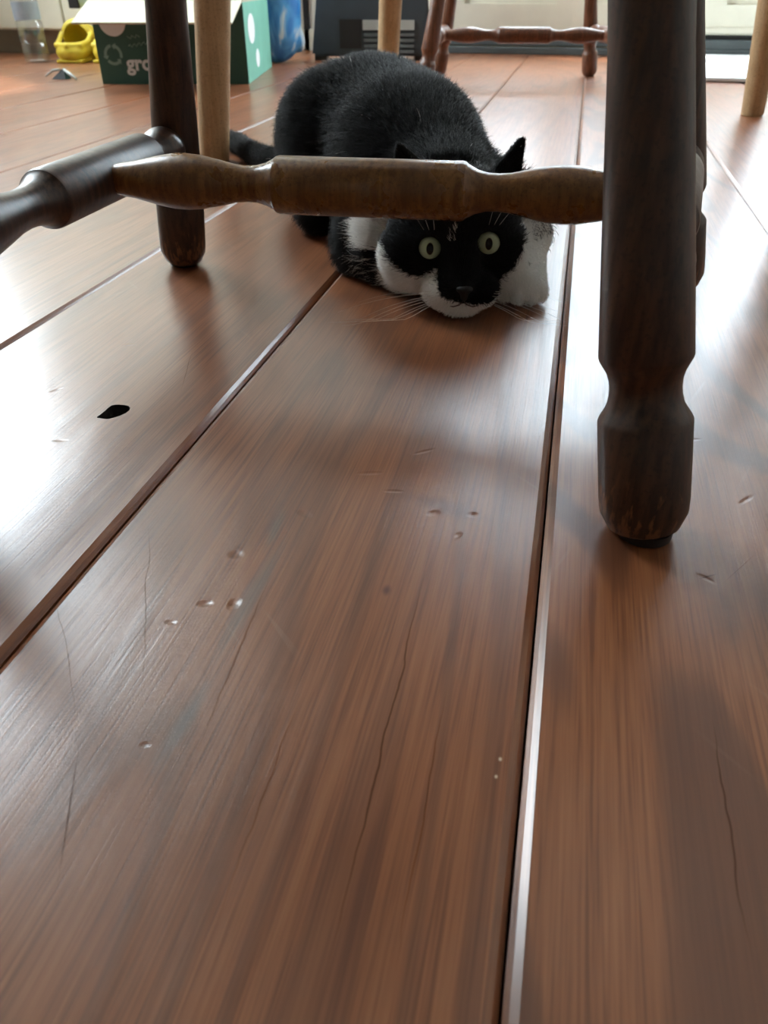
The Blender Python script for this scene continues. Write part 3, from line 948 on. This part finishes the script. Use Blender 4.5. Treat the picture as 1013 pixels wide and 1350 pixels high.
# ------------------------------------------------------------------ things along the far wall
M['green_shade'] = simple('green card darkened as in shade', (0.030, 0.105, 0.085), 0.65, 0.10)  # front and back card; shade on the front is mixed into this green
M['green_lit'] = simple('green card lightened as if lit', (0.16, 0.43, 0.33), 0.65, 0.08)  # side card; the brightness of the lit side is mixed into this green
M['card'] = simple('bare cream card', (0.50, 0.48, 0.37), 0.8, 0.05)
M['print_white'] = simple('white print', (0.72, 0.76, 0.78), 0.7, 0.06)
M['print_soft'] = simple('faded pale print', (0.20, 0.33, 0.30), 0.7, 0.10)

BX, BY, BW, BD, BH = -0.735, 2.285, 0.382, 0.50, 0.178
cb = empty('cardboard_box', H(BX + BW / 2, BY + BD / 2), YAW)
tag(cb, 'open green cardboard box with white recycling print beside yellow clogs', 'box')
hw, hd, th = BW / 2, BD / 2, 0.005
front = box('front_panel', -hw, hw, -hd, -hd + th, 0.0, BH, M['green_shade'], cb)
box('back_panel', -hw, hw, hd - th, hd, 0.0, BH, M['green_shade'], cb)
box('left_panel', -hw, -hw + th, -hd + th, hd - th, 0.0, BH, M['green_lit'], cb)
side = box('right_panel', hw - th, hw, -hd + th, hd - th, 0.0, BH, M['green_lit'], cb)
box('bottom_panel', -hw + th, hw - th, -hd + th, hd - th, 0.0, th, M['card'], cb)


def flap(verts, name, th_):
    bm = bmesh.new()
    q = [Vector(v) for v in verts]
    n = (q[1] - q[0]).cross(q[3] - q[0]).normalized() * th_
    lo = [bm.verts.new(v) for v in q]; hi = [bm.verts.new(v + n) for v in q]
    bm.faces.new(lo[::-1]); bm.faces.new(hi)
    for k in range(4): bm.faces.new((lo[k], lo[(k + 1) % 4], hi[(k + 1) % 4], hi[k]))
    return from_bm(name, bm, M['card'], cb)


flap([(-hw, -hd - 0.001, BH + 0.001), (-hw + 0.003, -hd - 0.160, BH - 0.040), (hw - 0.003, -hd - 0.160, BH - 0.040), (hw, -hd - 0.001, BH + 0.001)], 'front_flap', 0.004)
flap([(-hw, hd, BH), (hw, hd, BH), (hw - 0.004, hd + 0.05, BH + 0.155), (-hw + 0.004, hd + 0.05, BH + 0.155)], 'back_flap', 0.004)
flap([(-hw, hd, BH), (-hw - 0.07, hd - 0.01, BH + 0.14), (-hw - 0.07, -hd + 0.01, BH + 0.14), (-hw, -hd, BH)], 'left_flap', 0.004)
flap([(hw, -hd, BH), (hw + 0.015, -hd + 0.01, BH + 0.155), (hw + 0.015, hd - 0.01, BH + 0.155), (hw, hd, BH)], 'right_flap', 0.004)


def text_part(name, body, size, mat, parent, loc, rot, bold=0.0):
    cu = bpy.data.curves.new('tmp', 'FONT')
    cu.body = body; cu.size = size; cu.extrude = 0.0004; cu.offset = bold
    cu.resolution_u = 4
    t = bpy.data.objects.new('tmp', cu)
    COL.objects.link(t)
    me = bpy.data.meshes.new_from_object(t.evaluated_get(bpy.context.evaluated_depsgraph_get()))
    bpy.data.objects.remove(t); bpy.data.curves.remove(cu)
    me.materials.clear()
    o = link_mesh(name, me, mat, parent)
    o.location, o.rotation_euler = loc, rot
    return o


def disc_part(name, cx, cz, rx, rz_, mat, parent, face, pos):
    bm = bmesh.new()
    lo, hi = [], []
    for k in range(32):
        a = 2 * math.pi * k / 32
        u, w_ = cx + rx * math.cos(a), cz + rz_ * math.sin(a)
        if face == 'front':
            lo.append(bm.verts.new((u, pos, w_))); hi.append(bm.verts.new((u, pos - 0.0006, w_)))
        else:
            lo.append(bm.verts.new((pos, u, w_))); hi.append(bm.verts.new((pos + 0.0006, u, w_)))
    bm.faces.new(lo); bm.faces.new(hi)
    for k in range(32): bm.faces.new((lo[k], lo[(k + 1) % 32], hi[(k + 1) % 32], hi[k]))
    return from_bm(name, bm, mat, parent)


text_part('lettering', 'gro', 0.048, M['print_white'], front, (-hw + 0.070, -hd - 0.0002, 0.032), (math.pi / 2, 0, 0), 0.0014)
disc_part('round_logo', -hw + 0.050, 0.140, 0.034, 0.034, M['print_white'], front, 'front', -hd)
# recycling mark: three chasing arrows
bm = bmesh.new()
for s_ in range(3):
    a0 = math.radians(100 + 120 * s_)
    ang_ = [a0 + math.radians(88) * k / 8 for k in range(9)]
    P_ = []
    for a in ang_:
        P_.append(((0.0165) * math.cos(a), 0.0165 * math.sin(a), 0.0235 * math.cos(a), 0.0235 * math.sin(a)))
    ys = -hd - 0.0005
    vv = [(bm.verts.new((p[0], ys, p[1])), bm.verts.new((p[2], ys, p[3]))) for p in P_]
    for p, q in zip(vv, vv[1:]): bm.faces.new((p[0], p[1], q[1], q[0]))
    a = ang_[-1]; b = a + math.radians(24)
    bm.faces.new([bm.verts.new((r_ * math.cos(t_), ys, r_ * math.sin(t_))) for r_, t_ in ((0.012, a), (0.028, a), (0.020, b))])
o = from_bm('recycling_mark', bm, M['print_soft'], front)
o.location = (-hw + 0.040, 0, 0.066)
# two lines of small hand-lettered print, too small to read
for k, (x_, z_) in enumerate(((0.083, 0.085), (0.083, 0.103))):
    pts_ = [(-hw + x_ + 0.004 * i, -hd - 0.0006, z_ + 0.004 * math.sin(2.1 * i + k) + 0.0006 * i) for i in range(16 if k == 0 else 9)]
    tube('script_line', pts_, [0.0011] * len(pts_), M['print_soft'], front, 4)
disc_part('oval_logo', -hd + 0.12, 0.118, 0.060, 0.034, M['print_white'], side, 'side', hw)
disc_part('side_print', -hd + 0.20, 0.045, 0.035, 0.022, M['print_white'], side, 'side', hw)

# blue plastic bag of something soft behind the box
g = N('blue printed plastic')
st = g.noise(g.mapping(g.coord(), scale=(1.0, 1.0, 0.45)), 16, 3, 0.5, 1.2)
g.set(Base_Color=g.ramp(st, [(0.42, (0.035, 0.22, 0.62)), (0.56, (0.10, 0.40, 0.80)), (0.66, (0.62, 0.75, 0.85))]), Roughness=0.3)
fb = Field((-0.12, -0.10, -0.01), (0.12, 0.10, 0.33), 0.006)
fb.ell((0, 0, 0.085), (0.085, 0.062, 0.085), 0.02)
fb.ell((0.010, 0, 0.165), (0.078, 0.056, 0.085), 0.03)
fb.ell((-0.005, 0, 0.24), (0.072, 0.036, 0.06), 0.03)
fb.ell((0.0, 0, 0.295), (0.080, 0.008, 0.025), 0.02)
for k in range(7):
    a = k * 0.9
    fb.ell((0.075 * math.cos(a), 0.055 * math.sin(a), 0.06 + 0.03 * k), (0.022, 0.018, 0.032), 0.012)
fb.floor_cut(0.0)
o = link_mesh('plastic_bag', fb.mesh('plastic_bag'), g.m, None, True)
o.location = H(-0.352, 2.925); o.rotation_euler = (0, 0, 0.3 + YAW)
tag(o, 'bulging blue and white plastic bag behind the green box', 'bag')

# yellow clogs, heels towards the viewer
M['yellow'] = simple('yellow foam rubber', (0.62, 0.47, 0.035), 0.55, 0.06)
M['yellow_in'] = simple('yellow foam insole', (0.42, 0.29, 0.03), 0.75, 0.08)


def clog_mesh():
    fc = Field((-0.075, -0.15, -0.006), (0.075, 0.165, 0.135), 0.0035)
    fc.ell((0, -0.075, 0.030), (0.050, 0.062, 0.036), 0.012)      # heel cup
    fc.ell((0, 0.02, 0.030), (0.052, 0.10, 0.036), 0.012)
    fc.ell((0, 0.065, 0.045), (0.058, 0.085, 0.062), 0.015)      # toe box
    fc.ell((0, 0.020, 0.076), (0.052, 0.042, 0.044), 0.014)      # arch of the opening
    fc.ell((0, -0.058, 0.072), (0.042, 0.062, 0.056), 0.004, sub=True)
    fc.ell((0, 0.020, 0.066), (0.041, 0.068, 0.042), 0.004, sub=True)
    for s_ in (-1, 1):                                            # side walls from heel rim up to the arch
        fc.cap((s_ * 0.038, -0.106, 0.050), (s_ * 0.047, -0.050, 0.056), 0.0075, 0.0075, 0.006)
        fc.cap((s_ * 0.047, -0.050, 0.056), (s_ * 0.050, 0.005, 0.076), 0.0075, 0.0075, 0.006)
        fc.cap((s_ * 0.038, -0.106, 0.050), (0, -0.128, 0.050), 0.0075, 0.0075, 0.006)
    fc.floor_cut(0.0)
    return fc.mesh('clog_shell')


cm = clog_mesh()
for k, (px_, py_, rz_, lab) in enumerate(((-1.035, 3.03, 0.04, 'left yellow rubber clog, its heel opening fully in view beside the green box'),
                                          (-0.905, 3.02, -0.03, 'right yellow rubber clog, partly hidden by the green box'))):
    c = empty('clog', H(px_, py_), YAW + rz_)
    tag(c, lab, 'shoe', 'pair of yellow clogs')
    sh = link_mesh('shell', cm if k == 0 else cm.copy(), M['yellow'] if k == 0 else None, c, True)
    so = box('sole_rim', -0.043, 0.043, -0.128, 0.12, 0.0, 0.010, M['yellow'], c, 0.004)
    box('insole', -0.030, 0.030, -0.10, 0.05, 0.024, 0.028, M['yellow_in'], c, 0.0015)
    for s_ in (-1, 1):
        lathe('strap_rivet', [(0, 0.007), (0.004, 0.006)], (s_ * 0.0535, 0.0, 0.062), (s_ * 0.06, 0.0, 0.063), M['yellow_in'], c, 12)

# clear plastic bottle leaning by the cupboard
gb = N('clear thin plastic')
tr = gb.node('ShaderNodeBsdfTransparent'); tr.inputs[0].default_value = (0.86, 0.90, 0.93, 1)
gs = gb.node('ShaderNodeBsdfGlossy'); gs.inputs['Roughness'].default_value = 0.12
lw = gb.node('ShaderNodeLayerWeight'); lw.inputs['Blend'].default_value = 0.35
mx = gb.node('ShaderNodeMixShader')
gb.put(mx.inputs[0], gb.math('ADD', gb.math('MULTIPLY', lw.outputs['Facing'], 0.45), 0.10)); gb.put(mx.inputs[1], tr.outputs[0]); gb.put(mx.inputs[2], gs.outputs[0])
gb.put(gb.out.inputs['Surface'], mx.outputs[0])
bt = empty('plastic_bottle', H(-1.155, 2.96))
tag(bt, 'clear plastic bottle standing on the floor left of the clogs', 'bottle')
lathe('bottle_body', [(0.0, 0.030), (0.006, 0.040), (0.05, 0.041), (0.055, 0.038), (0.062, 0.041), (0.11, 0.041), (0.115, 0.038), (0.122, 0.041), (0.17, 0.041), (0.20, 0.034), (0.235, 0.016), (0.255, 0.014)], (0, 0, 0), (-0.03, 0, 1), gb.m, bt, 28, 40)
lathe('bottle_cap', [(0, 0.0155), (0.018, 0.0155)], (-0.0077, 0, 0.2555), (-0.0383, 0, 1.2555), simple('white cap', (0.7, 0.72, 0.74), 0.5), bt, 20)
lathe('bottle_label', [(0.118, 0.0415), (0.168, 0.0415)], (0, 0, 0), (-0.03, 0, 1), simple('grey blue label', (0.30, 0.35, 0.40), 0.5), bt, 28)

# cupboard with two doors in the corner
cu = empty('cupboard', (-1.86, 3.135, 0))
tag(cu, 'low cream painted cupboard behind the clogs and the bottle', 'cupboard')
box('carcass', -0.42, 0.42, -0.195, 0.205, 0.075, 1.15, M['cream'], cu)
box('plinth', -0.40, 0.40, -0.150, 0.20, 0.0, 0.075, simple('brown grey plinth', (0.30, 0.24, 0.18), 0.6), cu)
for x0_, x1_ in ((-0.42, 0.028), (0.036, 0.42)):
    d_ = box('cupboard_door', x0_, x1_, -0.215, -0.196, 0.08, 1.14, M['cream'], cu, 0.003)
    xk = x1_ - 0.04 if x0_ < 0 else x0_ + 0.04
    lathe('knob', [(0, 0.007), (0.012, 0.006), (0.018, 0.014), (0.028, 0.012)], (xk, -0.214, 0.75), (xk, -0.3, 0.75), M['sill'], d_, 16)

# pale blue cloth bag hanging from the cupboard
M['paleblue'] = simple('pale blue cloth', (0.50, 0.63, 0.68), 0.8, 0.08)
hb = empty('hanging_bag', (-1.700, 2.878, 0.150))
tag(hb, 'pale blue cloth bag hanging on the cupboard above the clogs', 'bag')
fh = Field((-0.11, -0.055, -0.02), (0.11, 0.055, 0.32), 0.006)
fh.ell((0, 0, 0.10), (0.075, 0.020, 0.10), 0.02)
fh.ell((0, 0, 0.20), (0.070, 0.014, 0.09), 0.02)
fh.ell((-0.03, 0, 0.03), (0.035, 0.016, 0.030), 0.02)
link_mesh('cloth_body', fh.mesh('cloth_body'), M['paleblue'], hb, True)
box('dark_corner', -0.058, -0.020, -0.024, -0.010, -0.006, 0.022, M['black'], hb, 0.004)
tube('strap', [(-0.04, 0, 0.27), (-0.035, 0.004, 0.42), (0.0, 0.010, 0.60), (0.035, 0.004, 0.42), (0.04, 0, 0.27)], [0.006] * 5, M['paleblue'], hb, 8)
lathe('hook', [(0, 0.008), (0.040, 0.006)], (0, 0.0400, 0.60), (0, -0.02, 0.605), M['sill'], hb, 10)

# dark scrap with pale strips on the boards
sc_ = empty('scrap', H(-0.885, 2.415), YAW)
tag(sc_, 'small dark scrap with two pale strips lying before the clogs', 'scrap')
bm = bmesh.new()
q = [(-0.028, -0.010, 0), (0.012, -0.014, 0), (0.020, 0.012, 0), (-0.012, 0.014, 0)]
lo = [bm.verts.new(v) for v in q]; tp = bm.verts.new((0.006, 0.002, 0.026))
bm.faces.new(lo[::-1])
for k in range(4): bm.faces.new((lo[k], lo[(k + 1) % 4], tp))
from_bm('dark_piece', bm, M['black'], sc_)
tube('pale_strip', [(0.008, 0, 0.022), (0.03, -0.02, 0.012), (0.052, -0.045, 0.004)], [0.004, 0.0045, 0.003], M['palebar'], sc_, 6)
tube('pale_strip', [(-0.002, 0, 0.022), (-0.025, 0.006, 0.020), (-0.05, 0.008, 0.005)], [0.003, 0.0035, 0.002], M['palebar'], sc_, 6)

# slate grey appliance against the wall
ap = empty('appliance', H(-0.045, 3.06), YAW)
tag(ap, 'dark slate grey appliance with black square opening and pale bar, behind the cat', 'appliance')
bm = bmesh.new()
v_ = [bm.verts.new(p) for p in ((-0.198, -0.05, 0.012), (0.205, -0.05, 0.012), (0.205, 0.07, 0.012), (-0.198, 0.07, 0.012), (-0.135, 0.0, 0.55), (0.155, 0.0, 0.55), (0.155, 0.07, 0.55), (-0.135, 0.07, 0.55))]
for f_ in ((0, 1, 2, 3), (4, 7, 6, 5), (0, 4, 5, 1), (1, 5, 6, 2), (2, 6, 7, 3), (3, 7, 4, 0)): bm.faces.new([v_[i] for i in f_])
bmesh.ops.bevel(bm, geom=bm.edges[:], offset=0.008, segments=2, affect='EDGES')
from_bm('casing', bm, M['slate'], ap)
fz = lambda z: -0.052 + 0.05 * (z - 0.012) / 0.538
def on_front(name, x0_, x1_, z0_, z1_, mat, proud):
    bm = bmesh.new()
    lo = [bm.verts.new((x, fz(z) + 0.012, z)) for x, z in ((x0_, z0_), (x1_, z0_), (x1_, z1_), (x0_, z1_))]
    hi = [bm.verts.new((x, fz(z) - proud, z)) for x, z in ((x0_, z0_), (x1_, z0_), (x1_, z1_), (x0_, z1_))]
    bm.faces.new(lo); bm.faces.new(hi)
    for k in range(4): bm.faces.new((lo[k], lo[(k + 1) % 4], hi[(k + 1) % 4], hi[k]))
    return from_bm(name, bm, mat, ap)
on_front('dark_opening', -0.103, -0.030, 0.036, 0.118, M['black'], 0.003)
on_front('pale_bar', -0.026, 0.146, 0.088, 0.116, M['palebar'], 0.004)
for k in range(4):
    on_front('vent_slat', -0.022, 0.146, 0.022 + 0.016 * k, 0.031 + 0.016 * k, M['sill'], 0.005)
for x_ in (-0.17, 0.17):
    box('foot', x_ - 0.02, x_ + 0.02, -0.04, 0.06, 0.0, 0.014, M['black'], ap)

# pale flat panel before the right hand door
dm = box('pale_panel', 0.16, 1.02, 2.46, 3.29, 0.0012, 0.012, simple('pale panel surface', (0.70, 0.76, 0.78), 0.6, 0.05, 90), None, 0.004)
tag(dm, 'pale flat panel lying in front of the right garden door', 'mat')

# ------------------------------------------------------------------ bring everything to metres
for o in bpy.data.objects:
    if o.parent is None and o.type != 'CAMERA':
        o.location *= S
        o.scale *= S
